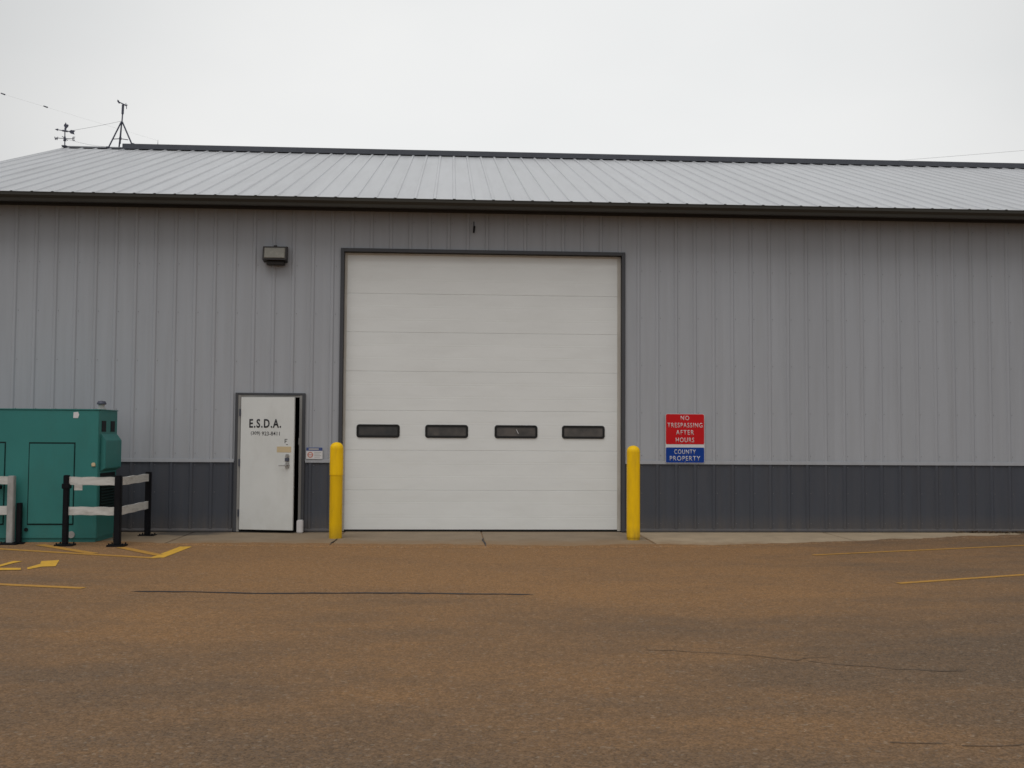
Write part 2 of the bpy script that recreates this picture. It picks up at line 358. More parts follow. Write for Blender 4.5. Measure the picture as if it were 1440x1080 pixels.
def strip(name, pts, wd, m_, z=-.008, closed_ends=True, jag=0.0, group=None):
    """a painted line or seam laid along ground points"""
    vs = []; fs = []
    P_ = [Vector((*p, 0)) for p in pts]
    if jag:
        Q = []
        for a, b_ in zip(P_, P_[1:]):
            k = max(1, int((b_-a).length/.12))
            Q += [a.lerp(b_, i/k)+Vector((0, random.uniform(-jag, jag), 0)) for i in range(k)]
        P_ = Q+[P_[-1]]
    for i, p in enumerate(P_):
        d = (P_[min(i+1, len(P_)-1)]-P_[max(i-1, 0)]).normalized(); nrm = Vector((-d.y, d.x, 0))
        ww = wd*(.5 if not jag else random.uniform(.3, .62))
        if jag and i in (0, len(P_)-1): ww = .004
        vs += [tuple(p+nrm*ww+Vector((0, 0, z))), tuple(p-nrm*ww+Vector((0, 0, z)))]
    fs = [(2*i, 2*i+1, 2*i+3, 2*i+2) for i in range(len(P_)-1)]
    q = MB(); q.add(vs, fs); o = q.build(name, m_, lot)
    return o

# apron slabs: children of the apron
def slab(name, poly, m_, parent, top=0.0, th=.10):
    k = len(poly); vs = [(x, y, top) for x, y in poly]+[(x, y, top-th) for x, y in poly]
    q = MB(); q.add(vs, [tuple(range(k)), tuple(range(k, 2*k))[::-1]]+[(i, i+k, (i+1) % k+k, (i+1) % k) for i in range(k)])
    return q.build(name, m_, parent, bevel=.006)
ap = MB(); ap.add([(-9, .02, -.03), (24, .02, -.03), (24, -.5, -.03), (11, -.5, -.03), (6.4, -1.7, -.03), (4.6, -2.0, -.03), (2.1, -2.14, -.03), (0, -2.0, -.03), (-2.1, -1.72, -.03), (-9, -1.5, -.03)], [tuple(range(10))[::-1]])
apron = struct(ap.build('concrete_apron', M['deck']))
G = .006
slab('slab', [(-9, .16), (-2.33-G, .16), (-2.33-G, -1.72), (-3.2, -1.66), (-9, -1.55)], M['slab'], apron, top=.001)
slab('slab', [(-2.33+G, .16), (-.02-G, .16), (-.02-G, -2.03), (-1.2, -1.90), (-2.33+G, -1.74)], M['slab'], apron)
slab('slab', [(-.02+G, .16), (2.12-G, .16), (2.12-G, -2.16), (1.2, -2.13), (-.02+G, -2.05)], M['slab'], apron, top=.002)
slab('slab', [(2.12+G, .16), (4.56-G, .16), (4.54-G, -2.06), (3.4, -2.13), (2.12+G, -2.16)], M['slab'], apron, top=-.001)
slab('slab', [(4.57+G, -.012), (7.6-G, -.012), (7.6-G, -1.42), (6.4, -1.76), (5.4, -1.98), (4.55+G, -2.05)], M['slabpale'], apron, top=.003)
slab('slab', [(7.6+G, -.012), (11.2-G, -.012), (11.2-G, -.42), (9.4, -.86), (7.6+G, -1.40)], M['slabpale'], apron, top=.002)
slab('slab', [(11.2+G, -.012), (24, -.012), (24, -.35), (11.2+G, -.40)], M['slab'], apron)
edge = [(-9, -1.55), (-3.2, -1.66), (-2.33, -1.73), (-1.2, -1.90), (0, -2.05), (1.2, -2.13), (2.12, -2.16), (3.4, -2.13), (4.55, -2.055), (5.4, -1.98), (6.4, -1.76), (7.6, -1.41), (9.4, -.86), (11.2, -.42), (24, -.38)]
vs = []; rs = random.Random(5); wv_ = .12; x = -9.0
while x < 13:
    k = max(i for i in range(len(edge)) if edge[i][0] <= x); (xa, ya), (xb, yb_) = edge[k], edge[k+1]
    y = ya+(yb_-ya)*(x-xa)/(xb-xa)
    wv_ = min(.34, max(.02, wv_+rs.uniform(-.055, .055))); jt = rs.uniform(-.02, .02)
    vs += [(x, y-.05-abs(jt), -.0115), (x, y-.012, .0005), (x, y+.010, .0052), (x, y+wv_+jt, .0052)]
    x += .06
q = MB(); n_ = len(vs)//4
q.add(vs, [(4*i+j, 4*i+4+j, 4*i+5+j, 4*i+1+j) for i in range(n_-1) for j in range(3)])
o = q.build('silt', M['asphalt'], apron); o['kind'] = 'stuff'
# short crack in the apron before the overhead door and one by the left bollard
def crack_on_apron(pts):
    vs = []
    for i, (x, y) in enumerate(pts):
        hw = .012 if 0 < i < len(pts)-1 else .003
        vs += [(x-hw, y, .0065), (x+hw, y, .0065)]
    q = MB(); q.add(vs, [(2*i, 2*i+1, 2*i+3, 2*i+2) for i in range(len(pts)-1)]); q.build('crack', M['tar'], apron)
crack_on_apron([(-.03, -.9), (-.01, -1.25), (-.035, -1.6), (-.02, -2.0)])
crack_on_apron([(2.12, -.95), (2.10, -1.3), (2.125, -1.7), (2.12, -2.12)])

# painted markings and sealed cracks
strip('painted_line', [(-6.2, -1.44), (-4.30, -2.30), (-3.446, -2.69), (-1.99, -3.34)], .11, M['line'])
strip('painted_line', [(-1.955, -2.02), (-1.995, -3.30)], .16, M['linebright'], z=-.0075)
strip('painted_line', [(-3.99, -1.78), (-2.90, -2.86)], .13, M['line'], z=-.007)
strip('painted_line', [(-2.80, -2.11), (-2.05, -3.02)], .13, M['line'], z=-.007)
strip('painted_line', [(-6.0, -4.65), (-2.945, -5.59), (-2.01, -5.87)], .11, M['line'])
strip('painted_line', [(6.365, -3.066), (9.883, -1.879), (14.5, -.35)], .075, M['line'])
strip('painted_line', [(6.372, -5.671), (8.119, -5.014), (13.0, -3.2)], .09, M['line'])
# painted arrow, only its tip in the frame
def flat(name, polys, m_, z=-.0075):
    q = MB()
    for i, p in enumerate(polys): q.add([(x, y, z+.0012*i) for x, y in p], [tuple(range(len(p)))])
    return q.build(name, m_, lot)
flat('painted_arrow', [[(-3.26, -3.65), (-3.089, -3.54), (-2.919, -4.131), (-3.059, -4.18), (-3.122, -4.415), (-3.188, -4.267), (-3.173, -3.92)], [(-3.604, -4.494), (-3.601, -3.995), (-3.589, -3.633), (-3.473, -3.661), (-3.507, -3.837), (-3.526, -4.175), (-3.511, -4.707)], [(-3.683, -4.311), (-3.473, -4.301), (-3.243, -4.303), (-3.175, -4.475), (-3.392, -4.497), (-3.593, -4.518)]], M['linebright'])
strip('sealed_crack', [(-1.48, -6.09), (-.9, -6.13), (-.2, -6.25), (.4, -6.24), (1.2, -6.26), (2.0, -6.33), (2.44, -6.37)], .060, M['tar'], jag=.012)
for pts, wd in (([(3.05, -9.02), (3.4, -9.10), (3.77, -9.23), (4.02, -9.40)], .010), ([(4.10, -9.44), (4.36, -9.57), (4.6, -9.66), (4.87, -9.74), (5.05, -9.75)], .012),
                ([(4.02, -9.40), (4.12, -9.32), (4.30, -9.30)], .006), ([(3.86, -11.32), (4.0, -11.35), (4.12, -11.36)], .008), ([(4.20, -11.38), (4.38, -11.40), (4.62, -11.37)], .008)):
    strip('hairline_crack', pts, wd, M['hairline'], jag=.03)

# ------------------------------------------------------------------ metal building
BX0, BX1, BY1 = -6.72, 22.2, 14.2           # outer faces of the shell
EAVE_Z, EAVE_Y, RID_Y, RID_Z = 5.172, -.448, 7.09, 7.872
SL = (RID_Z-EAVE_Z)/(RID_Y-EAVE_Y)
GX0, GX1, GZ = -.075, 4.345, 4.415          # overhead door opening
EX0, EX1, EZ = -1.695, -.685, 2.145         # office door opening
TT = 1.095                                  # top of the charcoal band
S = .3048; PH = 1.569                       # rib spacing and phase of the wall ribs
bld = thing('metal_building', (1.6, 0, 0), 'long grey metal building with charcoal lower band and ribbed metal roof', 'building')

WTOP = 5.085
fw = MB()
def wall_boxes(q, y0, y1):
    for x0, x1, z0, z1 in ((BX0+.06, EX0, 0, WTOP), (EX0, EX1, EZ, WTOP), (EX1, GX0, 0, WTOP), (GX0, GX1, GZ, WTOP), (GX1, BX1-.06, 0, WTOP)):
        q.box(x0, x1, y0, y1, z0, z1)
wall_boxes(fw, .012, .15)
front = fw.build('wall', M['inside'], bld)

def rib_y(u):
    """outward depth of the siding at u metres from a rib's centre"""
    a = abs(u)
    if a <= .016: return .018
    if a <= .034: return .018*(.034-a)/.018
    return 0.0
def siding(x0, x1, z0, z1):
    """one ribbed sheet with a rolled thickness; ribs at PH + n*S"""
    xs = {x0, x1}; n0 = math.floor((x0-PH)/S)-1
    n = n0
    while PH+n*S < x1+S:
        c = PH+n*S
        for d in (-.034, -.016, .016, .034, -.10, .10):
            if x0 < c+d < x1: xs.add(c+d)
        n += 1
    xs = sorted(xs); q = MB(); vs = []
    for x in xs:
        u = (x-PH+S/2) % S - S/2
        yy = -rib_y(u)
        if abs(abs(u)-.10) < 1e-4: yy = -.0025   # minor stiffening bead
        vs += [(x, yy, z0), (x, yy, z1)]
    k = len(xs)
    q.add(vs, [(2*i, 2*i+2, 2*i+3, 2*i+1) for i in range(k-1)])
    vs = [(x, y+.004, z) for x, y, z in vs]
    q.add(vs, [(2*i, 2*i+1, 2*i+3, 2*i+2) for i in range(k-1)])
    return q
def panels(name, z0, z1, m_):
    W = 3*S; x = PH - S/2 - math.ceil((PH-S/2-BX0)/W)*W
    shared = None; sx0 = None
    while x < BX1:
        a, b_ = max(x, BX0), min(x+W, BX1)
        pieces = [(a, b_, z0, z1)]
        for ox0, ox1, oz in ((GX0-.05, GX1+.05, GZ+.02), (EX0-.03, EX1+.03, EZ+.02)):
            nx = []
            for p in pieces:
                if p[1] <= ox0 or p[0] >= ox1 or p[2] >= oz: nx.append(p); continue
                if p[0] < ox0: nx.append((p[0], ox0, p[2], p[3]))
                if p[1] > ox1: nx.append((ox1, p[1], p[2], p[3]))
                if p[3] > oz: nx.append((max(p[0], ox0), min(p[1], ox1), oz, p[3]))
            pieces = nx
        whole = len(pieces) == 1 and pieces[0] == (x, x+W, z0, z1)
        if whole:
            if shared is None: shared = siding(*pieces[0]).mesh(name, m_); sx0 = x
            o = link(name, shared, front); o.location.x += x-sx0
        elif pieces:
            q = MB()
            for p in pieces:
                if p[1]-p[0] > .01: s_ = siding(*p); q.add(s_.v, s_.f)
            if q.v: q.build(name, m_, front)
        x += W
panels('siding_panel', TT+.012, WTOP, M['siding'])
panels('wainscot_panel', .035, TT-.002, M['wainscot'])

def runs(z0, z1):
    """x spans of the front wall clear of the openings"""
    return [(BX0, EX0-.045), (EX1+.045, GX0-.06), (GX1+.06, BX1)]
tq = MB()
for a, b_ in runs(0, 0): tq.prism_x([(-.0235, TT+.040), (-.0255, TT+.038), (-.0255, TT-.012), (-.0235, TT-.012)], a, b_)
tq.build('transition_trim', M['siding'], front)
bq = MB()
for a, b_ in runs(0, 0): bq.prism_x([(.010, .060), (-.004, .058), (-.040, .034), (-.040, .012), (.010, .012)], a, b_)
bq.build('base_trim', M['wainscot'], front)
# screw heads of the siding
sq = MB(); n = math.ceil((BX0-PH)/S)
while PH+n*S < BX1-.1:
    x = PH+n*S+.055
    for z in (.14, .62, 1.04, 1.22, 1.90, 2.66, 3.42, 4.18, 4.90):
        if (GX0-.12 < x < GX1+.12 and z < GZ+.1) or (EX0-.1 < x < EX1+.1 and z < EZ+.1): continue
        c = [(x+.0065*math.cos(i*math.pi/3), z+.0065*math.sin(i*math.pi/3)) for i in range(6)]
        sq.add([(a, -.0055, b_) for a, b_ in c]+[(a, -.0005, b_) for a, b_ in c], [tuple(range(6))[::-1]]+[(i, (i+1) % 6, (i+1) % 6+6, i+6) for i in range(6)])
    n += 1
so_ = sq.build('siding_screws', M['screw'], front); so_['kind'] = 'stuff'

# the other walls
q = MB()
for x0, x1 in ((BX0, BX0+.06), (BX1-.06, BX1)):
    q2 = MB(); k = [(.0, 0), (BY1, 0), (BY1, WTOP), (RID_Y, WTOP+(RID_Y)*SL-.02), (.0, WTOP)]
    vs = [(x0, y, z) for y, z in k]+[(x1, y, z) for y, z in k]
    q2.add(vs, [(0, 1, 2, 3, 4), (9, 8, 7, 6, 5)]+[(i, (i+1) % 5, (i+1) % 5+5, i+5) for i in range(5)])
    q2.build('wall', M['siding'], bld)
q = MB(); q.box(BX0+.06, BX1-.06, BY1-.06, BY1, 0, WTOP); q.build('wall', M['siding'], bld)
q = MB(); q.box(BX0+.06, BX1-.06, .15, BY1-.06, -.02, .004); q.build('floor', M['inside'], bld)

# roof: deck with sheets, cap, gutter and soffit
RX0, RX1 = -7.04, 22.5
dq = MB()
yb = 2*RID_Y-EAVE_Y
prof = [(EAVE_Y+.03, EAVE_Z-.012), (RID_Y, RID_Z-.023), (yb-.03, EAVE_Z-.012), (yb-.03, EAVE_Z-.06), (RID_Y, RID_Z-.08), (EAVE_Y+.03, EAVE_Z-.06)]
dq.prism_x(prof, RX0+.03, RX1-.03)
roof = dq.build('roof', M['deck'], bld)
ang = math.atan(SL); LEN = math.hypot(RID_Y-EAVE_Y, RID_Z-EAVE_Z)
def sheet():
    pts = []
    for c in (S/2, 1.5*S, 2.5*S):
        pts += [(c-.030, 0), (c-.017, .021), (c+.017, .021), (c+.030, 0)]
    pts = [(0, 0)]+pts+[(3*S, 0)]
    q = MB(); k = len(pts)
    for dz in (0, -.002):
        vs = [(x, 0, z+dz) for x, z in pts]+[(x, LEN-.02, z+dz) for x, z in pts]
        q.add(vs, [(i, i+1, i+1+k, i+k) for i in range(k-1)])
    q.add([(x, 0, z+dz) for x, z in pts for dz in (0, -.002)], [(2*i, 2*i+1, 2*i+3, 2*i+2) for i in range(k-1)])
    # dark foam closures inside the rib ends
    for c in (S/2, 1.5*S, 2.5*S):
        q.add([(c-.028, .02, -.003), (c-.016, .02, .018), (c+.016, .02, .018), (c+.028, .02, -.003)], [(0, 1, 2, 3)], 1)
    return q.mesh('roof_panel', [M['roof'], M['deck']])
sm = sheet()
x = -.1782 - S/2 - 22*S
mats_rot = Matrix.Rotation(ang, 4, 'X')
while x < RX1-.2:
    if x+.3 > RX0-.4:
        o = link('roof_panel', sm, roof); o.matrix_basis = Matrix.Translation((x, EAVE_Y, EAVE_Z)) @ mats_rot
        b2 = link('roof_panel', sm, roof); b2.matrix_basis = Matrix.Translation((x+3*S, yb, EAVE_Z)) @ Matrix.Rotation(math.pi, 4, 'Z') @ mats_rot
    RXL = x if 'RXL' not in globals() else RXL
    x += 3*S
for o in list(roof.children):
    o.matrix_parent_inverse = world_of(roof).inverted()
XL, XR = RXL, x
# rake trims
for xx in (XL-.02, XR-.01):
    q = MB()
    for s_ in (1, -1):
        for a, b_ in (((EAVE_Y-.02, EAVE_Z+.0), (RID_Y, RID_Z+.004)),):
            pr = [a, b_, (b_[0], b_[1]-.14), (a[0], a[1]-.14)]
            if s_ < 0: pr = [(2*RID_Y-y, z) for y, z in pr]
            q.prism_x(pr, xx, xx+.03)
    q.build('rake_trim', M['roof'], roof)
# ridge vent cap from a little right of the left end
q = MB(); q.prism_x([(RID_Y-.21, RID_Z-.050), (RID_Y-.215, RID_Z+.068), (RID_Y, RID_Z+.092), (RID_Y+.215, RID_Z+.068), (RID_Y+.21, RID_Z-.050), (RID_Y, RID_Z+.02)], -5.70, XR+.02)
q.build('ridge_cap', M['ridge'], roof, bevel=.006)
# dark saw-toothed closure along the cap's foot and thin flashing left of it
q = MB(); q.prism_x([(RID_Y-.16, RID_Z-.050), (RID_Y, RID_Z+.022), (RID_Y+.16, RID_Z-.050), (RID_Y+.16, RID_Z-.056), (RID_Y, RID_Z+.014), (RID_Y-.16, RID_Z-.056)], XL, -5.71)
q.v = [(a, b_, c+.022) for a, b_, c in q.v]; q.build('ridge_flashing', M['ridge'], roof)
# gutter: K profile with its front lip below the sheet edge
gy, gz = EAVE_Y, EAVE_Z-.012
q = MB(); q.prism_x([(gy+.006, gz-.02), (gy+.006, gz-.125), (gy-.055, gz-.125), (gy-.062, gz-.085), (gy-.095, gz-.045), (gy-.098, gz-.004), (gy-.106, gz), (gy-.106, gz-.008), (gy-.100, gz-.012),
    (gy-.098, gz-.05), (gy-.066, gz-.089), (gy-.058, gz-.129), (gy+.010, gz-.129), (gy+.010, gz-.02)], XL, XR)
q.build('gutter', M['gutter'], roof)
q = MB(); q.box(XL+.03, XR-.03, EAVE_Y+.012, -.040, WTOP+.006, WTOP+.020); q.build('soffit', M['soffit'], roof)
q = MB(); q.box(BX0, BX1, -.044, -.034, WTOP-.030, WTOP+.004); q.build('eave_trim', M['trim'], front)
q = MB(); q.box(XL+.03, XR-.03, EAVE_Y+.012, EAVE_Y+.030, WTOP+.021, EAVE_Z-.03); q.build('fascia', M['gutter'], roof)

# overhead door: frame, jamb seals, seven sections, four windows
q = MB()
q.box(GX0-.055, GX0, -.040, .149, .012, GZ+.055); q.box(GX1, GX1+.055, -.040, .149, .012, GZ+.055); q.box(GX0, GX1, -.040, .149, GZ, GZ+.055)
q.build('garage_door_frame', M['trim'], bld, bevel=.004)
DY = .085
GD = MB(); GD.box(GX0+.02, GX1-.02, DY+.05, DY+.056, .03, GZ+.03)
gdoor = GD.build('garage_door', M['inside'], bld)
zs = [.032, .652, 1.280, 1.909, 2.530, 3.152, 3.768, GZ+.02]
WZ0, WZ1 = 1.478, 1.688
WX = [(.140, .822), (1.222, 1.904), (2.323, 3.010), (3.400, 4.090)]
def section(z0, z1, x0, x1):
    h = z1-z0; e = .0035
    pr = [(DY+.048, z0+.0008), (DY+e, z0+.0008), (DY, z0+.0008+e)]
    for k in (.30, .36, .64, .70):
        zz = z0+h*k; pr += [(DY, zz-.008), (DY+.0010, zz), (DY, zz+.008)]
    pr += [(DY, z1-.0008-e), (DY+e, z1-.0008), (DY+.048, z1-.0008)]
    q = MB(); q.prism_x(pr, x0, x1); return q
for i in range(7):
    z0, z1 = zs[i], zs[i+1]
    o = section(z0, z1, GX0+.006, GX1-.006).build('door_section', M['doorwhite'], gdoor)
for x0, x1 in WX:
    xs_out = rrect(x0, x1, WZ0, WZ1, .045); xs_in = rrect(x0+.036, x1-.036, WZ0+.036, WZ1-.036, .018)
    k = len(xs_out); q = MB()
    ring = [(x, DY-.0, z) for x, z in xs_out]+[(x, DY-.016, z) for x, z in rrect(x0+.005, x1-.005, WZ0+.005, WZ1-.005, .042)]+[(x, DY-.014, z) for x, z in xs_in]+[(x, DY-.002, z) for x, z in xs_in]
    for a in range(3): q.add([], []); 
    q.add(ring, [(a*k+i, a*k+(i+1) % k, (a+1)*k+(i+1) % k, (a+1)*k+i) for a in range(3) for i in range(k)])
    q.build('window_frame', M['rubber'], gdoor)
    q = MB(); q.plate(xs_in, DY-.005, DY-.001); q.build('window_pane', M['glassdark' if x0 < 1 else 'glass'], gdoor)
# pale scratch on the third pane
x0 = WX[2][0]
q = MB(); q.plate([(x0+.345, 1.620), (x0+.352, 1.622), (x0+.385, 1.555), (x0+.378, 1.552)], DY-.0085, DY-.0055); q.build('tape_scrap', M['signwhite'], gdoor)
q = MB(); q.prism_x([(DY+.01, .034), (DY-.004, .030), (DY-.004, .010), (DY+.04, .008), (DY+.04, .034)], GX0+.03, GX1-.05); q.build('bottom_seal', M['rubber'], gdoor)
for a, b_ in ((GX0+.001, GX0+.040), (GX1-.055, GX1-.001)):
    q = MB(); q.box(a, b_, DY-.030, DY-.004, .012, GZ-.002); q.build('jamb_seal', M['sealwhite'], gdoor, bevel=.004)
q = MB(); q.box(GX0+.04, GX1-.055, DY-.030, DY-.004, GZ-.030, GZ-.002); q.build('jamb_seal', M['sealwhite'], gdoor, bevel=.004)

# office door, ajar, hinged on its left
q = MB()
for x0, x1, z0, z1 in ((EX0-.035, EX0+.012, .012, EZ+.022), (EX1-.012, EX1+.035, .012, EZ+.022), (EX0+.012, EX1-.012, EZ-.012, EZ+.022)):
    q.box(x0, x1, -.040, .02, z0, z1, 0)
q.build('entry_door_frame', M['trim'], bld, bevel=.003)
q = MB(); q.box(EX0+.012, EX0+.050, -.036, .149, .012, EZ-.013); q.build('entry_door_jamb', M['jamb'], bld)
q = MB(); q.box(EX1-.052, EX1-.012, -.034, .149, .012, EZ-.013); q.build('entry_door_jamb', M['jamb'], bld)
q = MB(); q.box(EX0+.05, EX1-.052, -.03, .149, EZ-.045, EZ-.013); q.build('entry_door_jamb', M['jamb'], bld)
q = MB(); q.box(EX0+.05, EX1-.052, -.05, .149, .002, .016); q.build('entry_threshold', M['rubber'], bld)
HX, HY = EX0+.052, -.040; AN = R(-11.5)
TM = Matrix.Translation((HX, HY, 0)) @ Matrix.Rotation(AN, 4, 'Z')
LW = .868
q = MB(); q.box(.004, LW, 0, .044, .045, EZ-.048, 0, TM)
edoor = q.build('entry_door', M['leafwhite'], bld, bevel=.003)
def on_door(name, m_, fn, bevel=0.0):
    q = MB(); fn(q); q.v = [tuple(TM @ Vector(v)) for v in q.v]; return q.build(name, m_, edoor, bevel=bevel)
for z in (.30, 1.08, 1.86):
    q = MB(); q.rod((HX-.010, HY-.010, z-.055), (HX-.010, HY-.010, z+.055), .011, 8); q.box(HX-.016, HX+.004, HY-.003, HY+.003, z-.055, z+.055); q.build('hinge', M['darksteel'], edoor)
kx = LW/ (.855*1.0)
def lx(u): return u
text('lettering', 'E.S.D.A.', .402, 1.690, .515, .138, -.001, M['print'], edoor, bold=.026, mtx=TM, spacing=1.18)
text('lettering', '(309)', .405-.158, 1.533, .150, .066, -.001, M['print'], edoor, bold=.004, mtx=TM)
text('lettering', '923-8411', .405+.090, 1.533, .290, .060, -.001, M['print'], edoor, bold=.004, mtx=TM)
on_door('sticker', M['tape'], lambda q: q.box(.598, .828, -.002, -.0004, 1.243, 1.333))
def emblem(q):
    q.box(.722, .732, -.002, -.0003, 1.385, 1.450); q.box(.732, .765, -.002, -.0003, 1.440, 1.450); q.box(.732, .756, -.002, -.0003, 1.412, 1.421); q.box(.745, .775, -.002, -.0003, 1.360, 1.369)
on_door('emblem', M['print'], emblem)
on_door('lock', M['steel'], lambda q: (q.rod((.770, -.002, 1.190), (.770, -.020, 1.190), .030, 16), q.rod((.770, -.020, 1.190), (.770, -.024, 1.190), .016, 12)))
on_door('keypad', M['darksteel'], lambda q: q.box(.735, .800, -.022, -.001, 1.105, 1.160), .004)
def lever(q):
    q.rod((.770, -.001, 1.045), (.770, -.014, 1.045), .036, 16); q.rod((.770, -.014, 1.045), (.770, -.055, 1.045), .011, 10); q.rod((.775, -.055, 1.045), (.650, -.055, 1.040), .010, 10, .008)
    q.box(.742, .798, -.010, -.0005, 1.000, 1.085)
on_door('door_handle', M['steel'], lever)
q = MB(); q.box(EX1-.060, EX1-.046, -.038, -.034, 1.36, 1.46); q.build('strike_plate', M['steel'], bld)

# ------------------------------------------------------------------ things fixed to the wall
# wall light
lt = thing('wall_light', (-1.14, -.03, 4.35), 'boxy dark wall light with pale glass above the white office door', 'light')
q = MB(); x0, x1, z0, z1 = -1.328, -.955, 4.215, 4.455
vs = [(x0, -.030, z0), (x1, -.030, z0), (x1, -.030, z1+.02), (x0, -.030, z1+.02), (x0, -.20, z0+.020), (x1, -.20, z0+.020), (x1, -.145, z1), (x0, -.145, z1)]
q.add(vs, [(0, 1, 2, 3), (0, 4, 5, 1), (1, 5, 6, 2), (2, 6, 7, 3), (3, 7, 4, 0), (4, 7, 6, 5)])
q.build('housing', M['lampbody'], lt, bevel=.006)
q = MB()
def lp(u, v, d):   # point on the sloping glass
    a = Vector(vs[4]).lerp(Vector(vs[5]), u); b_ = Vector(vs[7]).lerp(Vector(vs[6]), u); p = a.lerp(b_, v); return (p.x, p.y-d, p.z-d*.22)
pr = [(.07, .14), (.93, .14), (.93, .90), (.07, .90)]
q.add([lp(u, v, .003) for u, v in pr]+[lp(u, v, .014) for u, v in [(.10, .18), (.90, .18), (.90, .86), (.10, .86)]], [(4, 5, 6, 7)]+[(i, (i+1) % 4, (i+1) % 4+4, i+4) for i in range(4)])
q.build('lens', M['lens'], lt)
q = MB(); q.box(x0+.06, x1-.04, -.15, -.032, z0-.045, z0+.004); q.build('ballast_box', M['lampbody'], lt, bevel=.006)
q = MB(); q.rod((-1.14, -.10, z1+.006), (-1.14, -.10, z1+.022), .028, 12); q.build('photocell', M['lampbody'], lt)

# sign on the wall right of the overhead door
sg = thing('no_trespassing_sign', (5.36, -.036, 1.495), 'red and blue no trespassing sign on the wall right of the big door', 'sign')
q = MB(); q.plate(rrect(5.048, 5.678, 1.102, 1.888, .03), -.036, -.033); q.build('panel', M['signwhite'], sg)
q = MB(); pts = rrect(5.054, 5.672, 1.398, 1.882, .026); q.plate([(x, max(z, 1.402)) for x, z in pts], -.0385, -.0362); q.build('red_panel', M['red'], sg)
q = MB(); pts = rrect(5.054, 5.672, 1.108, 1.352, .02); q.plate([(x, min(z, 1.350)) for x, z in pts], -.0385, -.0362); q.build('blue_panel', M['blue'], sg)
for body, zc, wd, hh in (('NO', 1.820, .135, .070), ('TRESPASSING', 1.705, .565, .074), ('AFTER', 1.590, .290, .074), ('HOURS', 1.470, .295, .074)):
    text('lettering', body, 5.362, zc, wd, hh, -.0387, M['signwhite'], sg, bold=.002, spacing=1.18 if body != 'NO' else 1.25)
for body, zc, wd, hh in (('COUNTY', 1.282, .345, .072), ('PROPERTY', 1.177, .490, .074)):
    text('lettering', body, 5.362, zc, wd, hh, -.0387, M['signwhite'], sg, bold=.002, spacing=1.18)
q = MB()
for z in (1.868, 1.122): q.rod((5.362, -.038, z), (5.362, -.043, z), .006, 8)
q.build('bolt', M['steel'], sg)

# small notice by the office door
ns = thing('notice_sign', (-.50, -.036, 1.23), 'small white notice with navy top band between office door and yellow post', 'sign')
q = MB(); q.box(-.625, -.370, -.036, -.034, 1.140, 1.322); q.build('panel', M['signwhite'], ns)
q = MB(); q.box(-.623, -.372, -.0375, -.0362, 1.268, 1.320); q.build('band', M['navy'], ns)
q = MB(); q.box(-.585, -.430, -.0388, -.0377, 1.282, 1.306); q.build('band_print', M['greyprint'], ns)
q = MB()
k = 20
ro = [(-.560+.045*math.cos(2*math.pi*i/k), 1.205+.045*math.sin(2*math.pi*i/k)) for i in range(k)]; ri = [(-.560+.030*math.cos(2*math.pi*i/k), 1.205+.030*math.sin(2*math.pi*i/k)) for i in range(k)]
q.add([(x, -.0375, z) for x, z in ro+ri], [(i, (i+1) % k, (i+1) % k+k, i+k) for i in range(k)])
q.box(-.592, -.528, -.0382, -.0370, 1.200, 1.211); q.build('red_symbol', M['pink'], ns)
q = MB()
for i in range(4): q.box(-.500, -.392-.02*(i % 2), -.0375, -.0362, 1.238-.024*i, 1.246-.024*i)
q.build('fine_print', M['greyprint'], ns)

# small dark bracket above the overhead door
hk = thing('wall_bracket', (1.968, -.03, 4.80), 'small dark bracket on the siding above the big white door', 'bracket')
q = MB(); q.rod((1.968, -.006, 4.93), (1.968, -.02, 4.84), .008, 8); q.build('rod', M['trim'], hk)
q = MB(); q.rod((1.974, -.045, 4.850), (1.965, -.050, 4.742), .017, 10, .014); q.box(1.958, 1.984, -.05, -.001, 4.825, 4.850); q.build('body', M['black'], hk)

# white block that props the office door
b_ = MB(); b_.box(-.735, -.640, -.185, -.075, .001, .200); o = b_.build('door_stop', M['blockwhite'], None, bevel=.012)
tag(o, 'white block on the ground propping the office door ajar', 'block')

# ------------------------------------------------------------------ bollards
def bollard(x, y, h, lab, split=None):
    t = thing('bollard', (x, y, 0), lab, 'bollard', 'yellow bollards beside the big door')
    r = .098
    dome = [(r, 0), (r*.985, .022), (r*.93, .045), (r*.80, .068), (r*.58, .086), (r*.30, .096), (.002, .100)]
    z1 = h-.100; zs_ = split if split else .04
    q = MB(); q.lathe([(r-.004, -.002), (r-.004, .0), (r-.003, zs_)], (x, y, 0), 36); q.build('post', M['yellowdull'], t, smooth=True)
    q = MB(); q.lathe([(r+.001, zs_-.004), (r+.002, zs_), (r+.001, zs_+.02), (r, z1-.001)], (x, y, 0), 36); q.build('sleeve', M['yellow'], t, smooth=True)
    q = MB(); q.lathe([(a, z1+z) for a, z in dome], (x, y, 0), 36); q.build('cap', M['yellow'], t, smooth=True)
    return t
bollard(-.052, -.97, 1.412, 'yellow bollard left of the big door with a duller lower half', .93)
bollard(4.331, -1.17, 1.388, 'evenly bright yellow bollard right of the big door, near the red sign')

